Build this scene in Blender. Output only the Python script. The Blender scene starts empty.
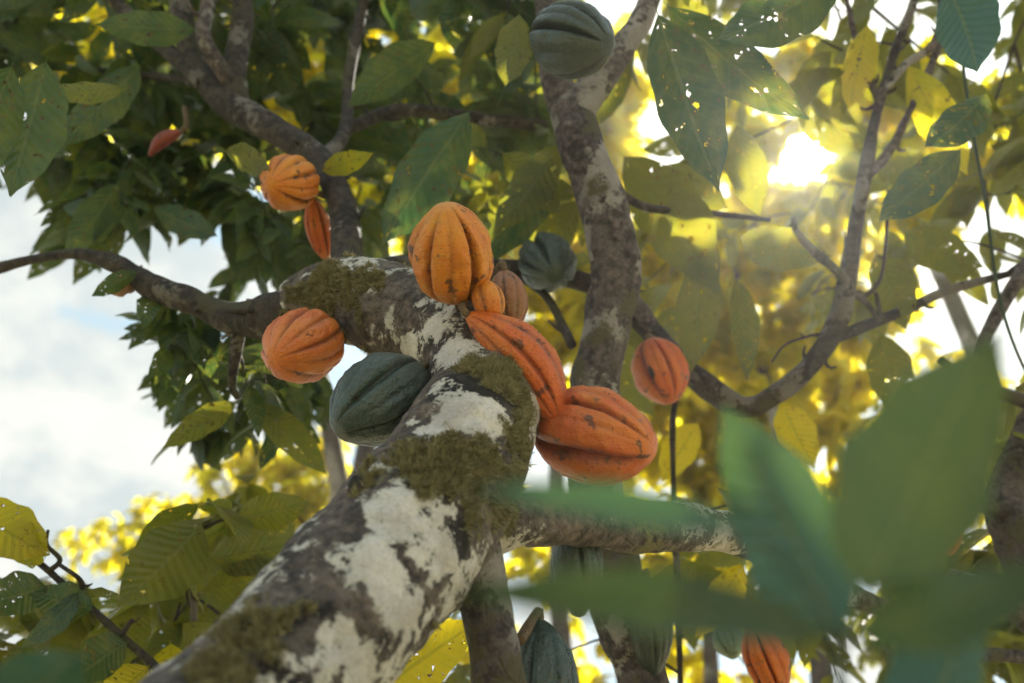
import bpy, math, random
import numpy as np
from mathutils import Vector, noise, Quaternion
random.seed(7); RS = np.random.RandomState(11)
S = bpy.context.scene
COL = S.collection
R_ = math.radians

# ------------------------------------------------------------------ camera
W, H, FP = 1024, 683, 995.0
PITCH = R_(38)
CAM = np.array([0, 0, 1.3])
FWD = np.array([0, math.cos(PITCH), math.sin(PITCH)])
UPV = np.array([0, -math.sin(PITCH), math.cos(PITCH)])
RGT = np.array([1.0, 0, 0])
def P(x, y, d):
    return CAM + d*(FWD + (x-512)/FP*RGT + (341.5-y)/FP*UPV)
def DIR(dx, dy, dz):                    # right, down, away -> world direction
    v = dx*RGT - dy*UPV + dz*FWD
    return v/np.linalg.norm(v)
def proj(p):
    q = np.asarray(p)-CAM
    d = q@FWD
    return 512+FP*(q@RGT)/d, 341.5-FP*(q@UPV)/d, d
cd = bpy.data.cameras.new('camera'); cam = bpy.data.objects.new('camera', cd); COL.objects.link(cam)
cam.location = CAM; cam.rotation_euler = (R_(90)+PITCH, 0, 0)
cd.sensor_width = 36; cd.lens = 36*FP/1024
cd.clip_start = .02; cd.clip_end = 2000
cd.dof.use_dof = True; cd.dof.focus_distance = 1.25; cd.dof.aperture_fstop = 3.3; cd.dof.aperture_blades = 0
S.camera = cam

# ------------------------------------------------------------------ materials
def mat(name):
    m = bpy.data.materials.new(name); m.use_nodes = True
    nt = m.node_tree; nt.nodes.clear()
    return m, nt
class N:
    def __init__(s, nt): s.nt = nt
    def new(s, t, **k):
        n = s.nt.nodes.new(t)
        for a, b in k.items(): setattr(n, a, b)
        return n
    def link(s, a, b): s.nt.links.new(a, b)
    def val(s, sock, v):
        if isinstance(v, bpy.types.NodeSocket): s.link(v, sock)
        else: sock.default_value = v
    def math(s, op, a, b=0.0, c=None, clamp=False):
        n = s.new('ShaderNodeMath', operation=op, use_clamp=clamp)
        s.val(n.inputs[0], a); s.val(n.inputs[1], b)
        if c is not None: s.val(n.inputs[2], c)
        return n.outputs[0]
    def mix(s, f, a, b, blend='MIX'):
        n = s.new('ShaderNodeMix', data_type='RGBA', blend_type=blend)
        s.val(n.inputs[0], f); s.val(n.inputs[6], a); s.val(n.inputs[7], b)
        return n.outputs[2]
    def noise(s, vec, scale, detail=4, rough=.55, w=None, dist=0):
        n = s.new('ShaderNodeTexNoise')
        if w is not None:
            n.noise_dimensions = '4D'; s.val(n.inputs['W'], w)
        if vec is not None: s.link(vec, n.inputs['Vector'])
        n.inputs['Scale'].default_value = scale; n.inputs['Detail'].default_value = detail
        n.inputs['Roughness'].default_value = rough; n.inputs['Distortion'].default_value = dist
        return n.outputs[0]
    def step(s, v, lo, hi):
        n = s.new('ShaderNodeMapRange', interpolation_type='SMOOTHSTEP')
        s.val(n.inputs[0], v); n.inputs[1].default_value = lo; n.inputs[2].default_value = hi
        return n.outputs[0]
    def attr(s, name):
        return s.new('ShaderNodeAttribute', attribute_name=name).outputs['Fac']
    def bump(s, h, strength, dist, nrm=None):
        n = s.new('ShaderNodeBump'); n.inputs['Strength'].default_value = strength; n.inputs['Distance'].default_value = dist
        s.link(h, n.inputs['Height'])
        if nrm: s.link(nrm, n.inputs['Normal'])
        return n.outputs[0]
def C(r, g, b): return (r, g, b, 1)

def leaf_mat(name, cdark, clight, ttrans, tw=.45, rough=.38, hole=.70, yellow=(.50, .42, .02), ymix=.5):
    m, nt = mat(name); n = N(nt)
    uv = n.new('ShaderNodeUVMap').outputs[0]
    sp = n.new('ShaderNodeSeparateXYZ'); n.link(uv, sp.inputs[0])
    rnd = n.attr('rnd')
    u = n.math('ABSOLUTE', n.math('SUBTRACT', sp.outputs[0], .5)); u = n.math('MULTIPLY', u, 2.0)
    v = sp.outputs[1]
    s = n.math('SUBTRACT', n.math('MULTIPLY', v, 13.0), n.math('MULTIPLY', n.math('POWER', u, .8), 2.0))
    fr = n.math('ABSOLUTE', n.math('SUBTRACT', n.math('FRACT', s), .5))   # 0.5 at vein
    vein = n.step(fr, .43, .5)
    mid = n.step(n.math('SUBTRACT', .09, u), .0, .06)
    veins = n.math('MAXIMUM', n.math('MULTIPLY', vein, .7), mid)
    cmb = n.new('ShaderNodeCombineXYZ'); n.link(n.math('MULTIPLY', sp.outputs[0], 1.0), cmb.inputs[0]); n.link(n.math('MULTIPLY', v, 2.6), cmb.inputs[1])
    w100 = n.math('MULTIPLY', rnd, 93.7)
    nz = n.noise(cmb.outputs[0], 2.2, 4, .6, w=w100)
    base = n.mix(n.math('FRACT', n.math('MULTIPLY', rnd, 7.3)), C(*cdark), C(*clight))
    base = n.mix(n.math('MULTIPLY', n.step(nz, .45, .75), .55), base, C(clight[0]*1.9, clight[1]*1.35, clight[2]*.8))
    base = n.mix(n.math('MULTIPLY', veins, .45), base, C(.17, .20, .07))
    # brown scars
    nb = n.noise(cmb.outputs[0], 5.0, 3, .6, w=n.math('ADD', w100, 31.0))
    scar = n.step(nb, .70, .74)
    base = n.mix(scar, base, C(.16, .07, .025))
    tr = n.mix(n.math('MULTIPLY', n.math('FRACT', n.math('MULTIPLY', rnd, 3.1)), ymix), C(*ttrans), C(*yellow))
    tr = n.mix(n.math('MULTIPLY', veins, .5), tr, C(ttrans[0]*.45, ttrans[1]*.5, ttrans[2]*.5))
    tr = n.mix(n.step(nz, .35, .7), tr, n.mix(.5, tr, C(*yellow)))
    tr = n.mix(scar, tr, C(.25, .08, .01))
    h = n.math('ADD', n.math('MULTIPLY', fr, -1.0), n.math('MULTIPLY', mid, .6))
    h = n.math('ADD', h, n.math('MULTIPLY', nz, .8))
    nrm = n.bump(h, .55, .004)
    pb = n.new('ShaderNodeBsdfPrincipled')
    n.link(base, pb.inputs['Base Color']); pb.inputs['Roughness'].default_value = rough
    n.link(nrm, pb.inputs['Normal']); pb.inputs['Specular IOR Level'].default_value = .5
    tb = n.new('ShaderNodeBsdfTranslucent'); n.link(tr, tb.inputs[0]); n.link(nrm, tb.inputs[1])
    mx = n.new('ShaderNodeMixShader'); mx.inputs[0].default_value = tw
    n.link(pb.outputs[0], mx.inputs[1]); n.link(tb.outputs[0], mx.inputs[2])
    last = mx.outputs[0]
    if hole:
        nh = n.noise(cmb.outputs[0], 6.0, 3.5, .6, w=n.math('ADD', w100, 11.0))
        hm = n.math('GREATER_THAN', nh, hole)
        rim = n.step(nh, hole-.035, hole-.01)
        n.link(n.mix(rim, base, C(.10, .05, .02)), pb.inputs['Base Color']); n.link(n.mix(rim, tr, C(.22, .09, .01)), tb.inputs[0])
        tp = n.new('ShaderNodeBsdfTransparent')
        m2 = n.new('ShaderNodeMixShader'); n.link(hm, m2.inputs[0]); n.link(last, m2.inputs[1]); n.link(tp.outputs[0], m2.inputs[2])
        last = m2.outputs[0]
    o = n.new('ShaderNodeOutputMaterial'); n.link(last, o.inputs[0])
    return m
M_leaf_dark = leaf_mat('cacao_leaf_shaded', (.014, .050, .024), (.034, .080, .026), (.065, .16, .030), tw=.30, hole=.63, ymix=.2)  # canopy back-shadow put into the colour: darker, lets less light through
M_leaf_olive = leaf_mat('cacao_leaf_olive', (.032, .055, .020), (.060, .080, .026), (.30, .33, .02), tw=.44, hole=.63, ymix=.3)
M_leaf_sun = leaf_mat('sunlit_leaf', (.07, .10, .02), (.13, .14, .03), (.76, .68, .02), tw=.66, hole=.64, yellow=(.98, .72, .008), ymix=.9)  # lit copy of the leaf: backlit sun yellow put into the colour
M_leaf_far = leaf_mat('far_leaf', (.035, .10, .02), (.06, .14, .03), (.78, .76, .02), tw=.68, hole=0, yellow=(.97, .76, .012), ymix=.9)
M_leaf_near = leaf_mat('shaded_shoot_leaf', (.022, .055, .020), (.036, .066, .018), (.04, .09, .01), yellow=(.10, .13, .01), tw=.12, hole=.76, rough=.4)  # shade over the foreground leaves put into the colour and low translucency
M_leaf_teal = leaf_mat('bluish_leaf', (.032, .10, .09), (.048, .12, .10), (.10, .22, .05), yellow=(.12, .20, .03), tw=.15, hole=0, rough=.3)

def bark_mat(name, c1, c2, lich=(.78, .72, .66), mossc=(.125, .115, .052), bs=1.0):
    m, nt = mat(name); n = N(nt)
    co = n.new('ShaderNodeNewGeometry').outputs['Position']
    n1 = n.noise(co, 14, 6, .65); n2 = n.noise(co, 70, 6, .7); n3 = n.noise(co, 260, 4, .6)
    base = n.mix(n.step(n1, .35, .65), C(*c1), C(*c2))
    base = n.mix(n.step(n2, .42, .72), base, C(c2[0]*1.7, c2[1]*1.6, c2[2]*1.55))
    base = n.mix(n.math('MULTIPLY', n.step(n2, .50, .30), .75), base, C(c1[0]*.35, c1[1]*.33, c1[2]*.33))
    base = n.mix(n.step(n.math('ADD', n.attr('dark'), n.math('MULTIPLY', n.math('SUBTRACT', n2, .5), 1.6)), .45, .7), base, C(c1[0]*.3, c1[1]*.29, c1[2]*.27))
    lv = n.math('ADD', n.attr('lichen'), n.math('MULTIPLY', n.math('SUBTRACT', n2, .5), 1.3))
    lv = n.math('ADD', lv, n.math('MULTIPLY', n.math('SUBTRACT', n3, .5), .35))
    lm = n.step(lv, .47, .56)
    lc = n.mix(n.step(n1, .4, .66), C(*lich), C(lich[0]*.68, lich[1]*.66, lich[2]*.66))
    lc = n.mix(n.math('MULTIPLY', n.step(lv, .72, .52), .4), lc, C(lich[0]*.55, lich[1]*.6, lich[2]*.5))
    vl = n.new('ShaderNodeTexVoronoi', feature='DISTANCE_TO_EDGE'); n.link(co, vl.inputs[0]); vl.inputs['Scale'].default_value = 130
    lc = n.mix(n.math('MULTIPLY', n.step(vl.outputs[0], .05, .0), .28), lc, C(.2, .17, .15))
    lc = n.mix(n.math('MULTIPLY', n.step(n3, .52, .70), .45), lc, C(lich[0]*.42, lich[1]*.38, lich[2]*.34))
    base = n.mix(lm, base, lc)
    mv = n.math('ADD', n.attr('moss'), n.math('MULTIPLY', n.math('SUBTRACT', n2, .5), 1.4))
    mm = n.step(mv, .42, .62)
    mc = n.mix(n3, C(*mossc), C(mossc[0]*2.0, mossc[1]*1.9, mossc[2]*1.9))
    base = n.mix(mm, base, mc)
    h = n.math('ADD', n.math('MULTIPLY', n2, 1.0), n.math('MULTIPLY', n3, .45))
    h = n.math('ADD', h, n.math('MULTIPLY', lm, .12))
    vo = n.new('ShaderNodeTexVoronoi', feature='DISTANCE_TO_EDGE'); n.link(co, vo.inputs[0]); vo.inputs['Scale'].default_value = 38
    crack = n.math('MULTIPLY', n.step(vo.outputs[0], .0, .08), n.math('SUBTRACT', .35, n.math('MULTIPLY', lm, .3)))
    h = n.math('ADD', h, crack)
    nrm = n.bump(h, .9*bs, .008)
    pb = n.new('ShaderNodeBsdfPrincipled'); n.link(base, pb.inputs['Base Color']); pb.inputs['Roughness'].default_value = .88
    n.link(nrm, pb.inputs['Normal'])
    o = n.new('ShaderNodeOutputMaterial'); n.link(pb.outputs[0], o.inputs[0])
    return m
M_bark = bark_mat('mottled_bark', (.060, .048, .042), (.15, .12, .10))
M_bark2 = bark_mat('purplish_bark', (.042, .034, .034), (.115, .093, .09), lich=(.33, .30, .28), mossc=(.06, .055, .03))
M_twig = bark_mat('silhouette_twig_bark', (.018, .014, .012), (.045, .036, .030), lich=(.16, .14, .125), mossc=(.04, .036, .02), bs=.5)  # backlit silhouette darkness put into the bark colour of twigs and thin limbs

def simple(name, c, rough=.6, c2=None, scale=40):
    m, nt = mat(name); n = N(nt)
    co = n.new('ShaderNodeNewGeometry').outputs['Position']
    nz = n.noise(co, scale, 5, .6)
    base = n.mix(n.step(nz, .3, .7), C(*c), C(*(c2 or [x*.6 for x in c])))
    pb = n.new('ShaderNodeBsdfPrincipled'); n.link(base, pb.inputs['Base Color']); pb.inputs['Roughness'].default_value = rough
    n.link(n.bump(nz, .5, .01), pb.inputs['Normal'])
    o = n.new('ShaderNodeOutputMaterial'); n.link(pb.outputs[0], o.inputs[0])
    return m
M_moss = simple('moss_fibre', (.20, .18, .080), .9, (.34, .30, .16), 60)
M_stem = simple('woody_stem', (.16, .10, .05), .7, (.09, .06, .03), 120)
M_knot = simple('cut_wood', (.45, .25, .15), .7, (.33, .17, .10), 90)
M_ground = simple('leaf_litter_soil', (.28, .23, .14), .95, (.16, .16, .08), 3)
M_vine = simple('green_vine', (.03, .06, .03), .6, (.02, .04, .02), 60)

def pod_mat(name, a, b, furrow, spot=(.05, .02, .01), rough=.42, warm=.5, blotch=None, sp_amt=.66):
    m, nt = mat(name); n = N(nt)
    oi = n.new('ShaderNodeObjectInfo').outputs['Random']
    co = n.new('ShaderNodeTexCoord').outputs['Object']
    w = n.math('MULTIPLY', oi, 40.0)
    n1 = n.noise(co, 18, 4, .6, w=w); n2 = n.noise(co, 110, 5, .7, w=w); n3 = n.noise(co, 60, 2, .5, w=n.math('ADD', w, 9.0))
    n4 = n.noise(co, 28, 5, .75, w=n.math('ADD', w, 3.0))
    base = n.mix(n.step(n1, .35, .65), C(*a), C(*b))
    base = n.mix(n.math('MULTIPLY', n.attr('furrow'), .75), base, C(*furrow))
    base = n.mix(n.math('MULTIPLY', n.step(n2, .5, .8), .35), base, C(a[0]*1.15, a[1]*1.4, a[2]*1.6))
    sv = n.math('ADD', n3, n.math('MULTIPLY', n.attr('furrow'), .07))
    base = n.mix(n.math('MULTIPLY', n.step(sv, sp_amt-.03, sp_amt+.02), .8), base, C(*spot))
    sv2 = n.math('ADD', n.noise(co, 170, 2, .5, w=w), n.math('MULTIPLY', n.attr('furrow'), .10))
    base = n.mix(n.math('MULTIPLY', n.step(sv2, .68, .73), .7), base, C(*spot))
    base = n.mix(n.math('MULTIPLY', n.step(n4, .50, .68), .35), base, C(a[0]*.9, a[1]*1.9, a[2]*2.2))
    base = n.mix(n.math('MULTIPLY', n.step(n.noise(co, 45, 6, .75, w=n.math('ADD', w, 17.0)), .55, .75), .30), base, C(a[0]*.55, a[1]*.45, a[2]*.6))
    if blotch: base = n.mix(n.math('MULTIPLY', n.step(n4, .62, .68), .75), base, C(*blotch))
    vo = n.new('ShaderNodeTexVoronoi'); n.link(co, vo.inputs[0]); vo.inputs['Scale'].default_value = 240
    h = n.math('ADD', n.math('MULTIPLY', n1, .5), n.math('MULTIPLY', n2, .5)); h = n.math('ADD', h, n.math('MULTIPLY', n.step(vo.outputs[0], .5, .0), .22))
    pb = n.new('ShaderNodeBsdfPrincipled'); n.link(base, pb.inputs['Base Color'])
    n.link(n.math('ADD', rough-.1, n.math('MULTIPLY', n2, .25)), pb.inputs['Roughness'])
    n.link(n.bump(h, .9, .006), pb.inputs['Normal'])
    pb.inputs['Coat Weight'].default_value = .18; pb.inputs['Coat Roughness'].default_value = .28
    pb.inputs['Subsurface Weight'].default_value = .12; pb.inputs['Subsurface Radius'].default_value = (.01, .004, .001)
    o = n.new('ShaderNodeOutputMaterial'); n.link(pb.outputs[0], o.inputs[0])
    return m
PM = dict(
    amber=pod_mat('amber_husk', (.62, .165, .003), (.68, .25, .005), (.24, .06, .01)),
    orange=pod_mat('orange_husk', (.58, .105, .004), (.64, .165, .006), (.20, .035, .01), blotch=(.22, .10, .10)),
    coral=pod_mat('coral_husk', (.66, .15, .022), (.70, .21, .025), (.22, .05, .015), sp_amt=.72),
    red=pod_mat('red_husk', (.60, .10, .006), (.64, .16, .01), (.30, .05, .015), blotch=(.10, .04, .03)),
    brown=pod_mat('brown_husk', (.26, .10, .035), (.34, .13, .04), (.14, .05, .02)),
    maroon=pod_mat('maroon_husk', (.22, .03, .02), (.30, .06, .03), (.12, .02, .02)),
    green=pod_mat('green_husk', (.036, .056, .044), (.060, .082, .068), (.018, .032, .026), rough=.30, sp_amt=.74),
    dark=pod_mat('dark_green_husk', (.028, .042, .032), (.045, .060, .046), (.003, .006, .005), rough=.35, sp_amt=.74),
    pale=pod_mat('pale_green_husk', (.22, .28, .17), (.26, .32, .2), (.10, .14, .07)),
)

# ------------------------------------------------------------------ object helpers
def mesh_obj(name, v, f, m, parent=None, uv=None, attrs=None, smooth=True):
    me = bpy.data.meshes.new(name)
    v = np.asarray(v, dtype=np.float32); f = np.asarray(f, dtype=np.int32)
    me.vertices.add(len(v)); me.vertices.foreach_set('co', v.ravel())
    me.loops.add(f.size); me.loops.foreach_set('vertex_index', f.ravel())
    me.polygons.add(len(f)); k = f.shape[1]
    me.polygons.foreach_set('loop_start', np.arange(0, f.size, k, dtype=np.int32))
    me.polygons.foreach_set('loop_total', np.full(len(f), k, dtype=np.int32))
    me.update(calc_edges=True)
    if smooth: me.polygons.foreach_set('use_smooth', np.ones(len(f), dtype=bool))
    if uv is not None:
        l = me.uv_layers.new(name='UVMap'); l.data.foreach_set('uv', np.asarray(uv, dtype=np.float32)[f.ravel()].ravel())
    for k_, a in (attrs or {}).items():
        at = me.attributes.new(k_, 'FLOAT', 'POINT'); at.data.foreach_set('value', np.asarray(a, dtype=np.float32))
    me.materials.append(m); me.validate()
    o = bpy.data.objects.new(name, me); COL.objects.link(o)
    if parent:
        o.parent = parent; o.location = -parent.location   # verts are in world metres
    return o
def tag(o, label=None, cat=None, group=None, kind=None):
    for k, v in (('label', label), ('category', cat), ('group', group), ('kind', kind)):
        if v: o[k] = v
def thing(name, loc, label, cat, group=None):
    o = bpy.data.objects.new(name, None); COL.objects.link(o); o.location = Vector(loc); o.empty_display_size = .05
    tag(o, label, cat, group); return o

def catmull(pts, n):
    pts = np.asarray(pts, float)
    if len(pts) == 2: pts = np.array([pts[0], (pts[0]+pts[1])/2, pts[1]])
    q = np.vstack([2*pts[0]-pts[1], pts, 2*pts[-1]-pts[-2]])
    seg = np.linalg.norm(np.diff(pts[:, :3], axis=0), axis=1); cum = np.concatenate([[0], np.cumsum(seg)])
    out = []
    for s in np.linspace(0, cum[-1], n):
        i = min(np.searchsorted(cum, s, side='right')-1, len(pts)-2)
        t = (s-cum[i])/max(seg[i], 1e-9)
        p0, p1, p2, p3 = q[i], q[i+1], q[i+2], q[i+3]
        out.append(.5*((2*p1)+(-p0+p2)*t+(2*p0-5*p1+4*p2-p3)*t*t+(-p0+3*p1-3*p2+p3)*t**3))
    return np.array(out)
def tube(pts, radii, n, k, rough=0., nscale=14, closed=True):
    """pts: control points, radii metres -> verts, quads"""
    c = catmull(np.hstack([np.asarray(pts), np.asarray(radii)[:, None]]), n)
    ctr, rr = c[:, :3], np.maximum(c[:, 3], 2e-4)
    tan = np.gradient(ctr, axis=0); tan /= np.linalg.norm(tan, axis=1)[:, None]
    a = np.cross(tan[0], [0.3, .2, .93]); a /= np.linalg.norm(a)
    V = []; ang = np.linspace(0, 2*math.pi, k, endpoint=False)
    for i in range(n):
        a = a-tan[i]*(a@tan[i]); a /= np.linalg.norm(a); b = np.cross(tan[i], a)
        dirs = np.cos(ang)[:, None]*a+np.sin(ang)[:, None]*b
        r = np.full(k, rr[i])
        if rough:
            for j in range(k):
                p = Vector(ctr[i]+dirs[j]*rr[i])
                r[j] *= 1+rough*(noise.noise(p*nscale)*1.0+noise.noise(p*nscale*2.7+Vector((5, 1, 2)))*.5+noise.noise(p*nscale*.35)*.9)
        V.append(ctr[i]+dirs*r[:, None])
    V = np.vstack(V)
    idx = np.arange(n*k).reshape(n, k)
    F = np.stack([idx[:-1], np.roll(idx[:-1], -1, 1), np.roll(idx[1:], -1, 1), idx[1:]], -1).reshape(-1, 4)
    if closed:
        V = np.vstack([V, ctr[0]-tan[0]*rr[0]*.3, ctr[-1]+tan[-1]*rr[-1]*.4])
        a0, a1 = n*k, n*k+1
        r0 = idx[0]; r1 = idx[-1]
        c0 = [[r0[(j+1) % k], r0[j], a0, a0] for j in range(0, k)]
        c1 = [[r1[j], r1[(j+1) % k], a1, a1] for j in range(0, k)]
        # triangles as quads with inserted midpoints are avoided: use pairs
        c0 = [[r0[(j+2) % k], r0[(j+1) % k], r0[j], a0] for j in range(0, k, 2)]
        c1 = [[r1[j], r1[(j+1) % k], r1[(j+2) % k], a1] for j in range(0, k, 2)]
        F = np.vstack([F, c0, c1])
    return V, F, ctr
def pxpath(l):     # (x, y, depth, radius px) -> metres
    return np.array([P(a, b, c) for a, b, c, _ in l]), np.array([r/FP*c for _, _, c, r in l])

def fbm(p, s, seed=0.):
    q = Vector(p)*s+Vector((seed, seed*1.7, -seed))
    return noise.noise(q)+.5*noise.noise(q*2.1)+.25*noise.noise(q*4.3)
def bark_attrs(V, lich=.3, moss=.2, s=9., seed=0.):
    L = np.array([.5+fbm(v, s, seed)*.9-(.5-lich) for v in V]); Mo = np.array([.5+fbm(v, s*.8, seed+9)*.9-(.5-moss) for v in V])
    return dict(lichen=np.clip(L, 0, 1), moss=np.clip(Mo, 0, 1))
def limb(name, parent, path, m, n=60, k=20, rough=.12, lich=.25, moss=.15, seed=1., nscale=14, kw=None):
    pts, rad = pxpath(path)
    V, F, c = tube(pts, rad, n, k, rough, nscale)
    if m is M_twig or max(rad) < .025:          # dead stubs and leaf-scar nodes along thin wood
        VV, FF, nn = [V], [F], len(V)
        for _ in range(max(1, n//14)):
            i = random.randint(3, n-3); p = c[i]; rl = float(np.linalg.norm(V[i*k]-p)); d_ = RS.normal(0, 1, 3); d_ -= (c[i+1]-c[i-1])*.5*(d_@(c[i+1]-c[i-1])); d_ /= np.linalg.norm(d_)
            l_ = random.uniform(.5, 3.2)*min(rl, .012)+.003; tn = (c[i+1]-c[i-1]); tn /= np.linalg.norm(tn)
            a, b, _ = tube([p, p+d_*(rl+l_*.5), p+d_*(rl+l_)+tn*l_*.5], [min(rl*.7, .006), min(rl*.45, .0035), min(rl*.25, .002)], 6, 6)
            VV.append(a); FF.append(b+nn); nn += len(a)
        V = np.vstack(VV); F = np.vstack(FF)
    o = mesh_obj(name, V, F, m, parent, attrs=bark_attrs(V, lich, moss, seed=seed))
    return o, c

# ------------------------------------------------------------------ leaves
def leaf_template(nt, nu):
    t = np.linspace(0, 1, nt); t = np.concatenate([[0, .05], .07+.93*t[1:]]) if nt > 6 else t
    u = np.linspace(-1, 1, nu)
    T, U = np.meshgrid(t, u, indexing='ij')
    n, k = T.shape
    idx = np.arange(n*k).reshape(n, k)
    F = np.stack([idx[:-1, :-1], idx[:-1, 1:], idx[1:, 1:], idx[1:, :-1]], -1).reshape(-1, 4)
    return T.ravel(), U.ravel(), F
TPL = {'hi': leaf_template(18, 9), 'mid': leaf_template(10, 5), 'lo': leaf_template(5, 3)}
def width_prof(t):
    s = np.clip((t-.06)/.94, 0, 1)
    w = np.sin(math.pi*s**.9)**.75*(1-.25*s)*1.12
    w = np.where(s > .86, w*(.35+.65*(1-(s-.86)/.14)), w)
    return np.maximum(w, .018)
def leaf_geo(lv, base, D, Nn, L, Wd, bend, fold, wave, ph, twist=0.):
    T, U, F = TPL[lv]
    D = D/np.linalg.norm(D); Nn = Nn-D*(Nn@D); Nn /= np.linalg.norm(Nn); X = np.cross(D, Nn)
    w = width_prof(T)*Wd/2
    asym = 1+.10*math.sin(ph*3)*np.sign(U)
    x = U*w*asym*(1+.05*np.sin(T*23+ph*5))
    b = bend if abs(bend) > 1e-3 else 1e-3
    y = L*np.sin(b*T)/b; z = -L*(1-np.cos(b*T))/b
    z = z+np.abs(x)*fold+wave*Wd*np.sin(T*15+ph*7+np.sign(U)*1.3)*U**2*.5+wave*Wd*.4*np.sin(T*6+ph*2)*U
    tw = twist*T; x, z2 = x*np.cos(tw), z+x*np.sin(tw)
    side = .06*L*math.sin(ph*5)*T*T
    V = base+(x+side)[:, None]*X+y[:, None]*D+z2[:, None]*Nn
    uv = np.stack([U*.5+.5, T], -1)
    return V, F, uv
class Leaves:
    def __init__(s, lv): s.lv = lv; s.V = []; s.F = []; s.U = []; s.R = []; s.n = 0
    def add(s, *a, rnd=None, **k):
        V, F, uv = leaf_geo(s.lv, *a, **k)
        s.V.append(V); s.F.append(F+s.n); s.U.append(uv); s.R.append(np.full(len(V), random.random() if rnd is None else rnd)); s.n += len(V)
    def build(s, name, m, parent, kind=None):
        if not s.V: return None
        o = mesh_obj(name, np.vstack(s.V), np.vstack(s.F), m, parent, uv=np.vstack(s.U), attrs=dict(rnd=np.concatenate(s.R)))
        tag(o, kind=kind); return o
def one_leaf(parent, m, lv, *a, label=None, rnd=None, **k):
    l = Leaves(lv); l.add(*a, rnd=rnd, **k); o = l.build('leaf', m, parent)
    if label: o['label'] = label
    return o
def hero(parent, m, bx, by, bd, tx, ty, td, wpx, bend=.5, fold=.12, wave=.06, roll=0., label=None, twist=0., lv='hi', rnd=None, up=None):
    """leaf whose base and tip stand at two points of space; width in px at its depth"""
    b, t = P(bx, by, bd), P(tx, ty, td)
    ch = t-b; Lc = np.linalg.norm(ch); d = ch/Lc
    mid = (b+t)/2; tocam = CAM-mid; tocam /= np.linalg.norm(tocam)
    n = np.array(up) if up is not None else -tocam
    n = n-d*(n@d); n /= np.linalg.norm(n)
    q = Quaternion(Vector(d), roll); n = np.array(q @ Vector(n))
    # chord of bent leaf -> compensate
    bb = bend if abs(bend) > 1e-3 else 1e-3
    c = math.hypot(math.sin(bb)/bb, (1-math.cos(bb))/bb); L = Lc/c
    a = math.atan2(1-math.cos(bb), math.sin(bb))
    D = d*math.cos(a)+n*math.sin(a); n2 = n*math.cos(a)-d*math.sin(a)
    return one_leaf(parent, m, lv, b, D, n2, L, wpx/FP*(bd+td)/2, bend, fold, wave, random.random()*6, twist=twist, label=label, rnd=rnd)

def inpoly(x, y, poly):
    c = False; j = len(poly)-1
    for i in range(len(poly)):
        xi, yi = poly[i]; xj, yj = poly[j]
        if (yi > y) != (yj > y) and x < (xj-xi)*(y-yi)/(yj-yi)+xi: c = not c
        j = i
    return c
SUNPX = (803, 155)
def blocked(x, y, d, keep):
    for (kx, ky, kr) in keep:
        if (x-kx)**2+(y-ky)**2 < kr*kr: return True
    return False

class Foliage:
    """twigs grown from a skeleton towards tips; leaves ranged along each last twig"""
    def __init__(s, nodes):
        s.nodes = [np.array(p) for p in nodes]; s.V = []; s.F = []; s.n = 0; s.leaves = []
    def twig(s, pts, r0, r1, k=5):
        V, F, c = tube(pts, np.linspace(r0, r1, len(pts)), max(5, 3*len(pts)), k if k % 2 == 0 else k+1, 0)
        s.V.append(V); s.F.append(F+s.n); s.n += len(V); return c
    def grow(s, tips, nl=(6, 9), L=(.17, .28), ar=(.34, .42), r=(.005, .0018), keep=(), spread=.22, drop=.5, step=.12):
        A = np.array(s.nodes)
        order = sorted(tips, key=lambda t: np.min(np.sum((A-t)**2, 1)))
        for t in order:
            A = np.array(s.nodes); i = int(np.argmin(np.sum((A-t)**2, 1))); a = A[i]
            dist = np.linalg.norm(t-a)
            m = (a+t)/2+RS.normal(0, .07*dist+.003, 3)+np.array([0, 0, .08*dist])
            c = s.twig([a, m, t], r[0] if dist > .4 else (r[0]+r[1])/2, r[1])
            for p in c[2:]: s.nodes.append(p)
            ax = (t-m)/max(np.linalg.norm(t-m), 1e-6)
            for k in range(random.randint(*nl)):
                f = random.random()**1.3
                b = t-ax*spread*f*min(1, dist/spread+.2)
                az = random.random()*2*math.pi
                D = np.array([math.cos(az), math.sin(az), -drop+random.gauss(0, .3)])+ax*.5
                D /= np.linalg.norm(D)
                up = np.array([random.gauss(0, .35), random.gauss(0, .35), 1.])
                l = random.uniform(*L); w = l*random.uniform(*ar)
                x, y, d = proj(b+D*l*.5)
                if d < .3 or blocked(x, y, d, keep): continue
                if any((proj(b+D*l*q_)[0]-803)**2+(proj(b+D*l*q_)[1]-155)**2 < (15+w/d*300)**2 for q_ in (0, .35, .7, 1.)): continue
                s.leaves.append((l*w/d/d if (-40 < x < 1064 and -40 < y < 723) else 0, b, D, up, l, w, d))
    def build(s, parent, m, lv='mid', npart=0, twig_mat=None, m_part=None, crown='crown'):
        if s.V:
            o = mesh_obj('twigs', np.vstack(s.V), np.vstack(s.F), twig_mat or M_twig, parent); tag(o, kind='stuff')
        s.leaves.sort(key=lambda q: -q[0])
        args = lambda q: (q[1], q[2], q[3], q[4], q[5], random.uniform(.2, .9), random.uniform(.0, .35), random.uniform(.02, .10), random.random()*6)
        for q in s.leaves[:npart]: one_leaf(parent, m_part or m, 'mid' if q[6] > 2 else 'hi', *args(q))
        ls = Leaves(lv)
        for q in s.leaves[npart:]: ls.add(*args(q))
        return ls.build(crown, m, parent, kind='stuff')
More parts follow.
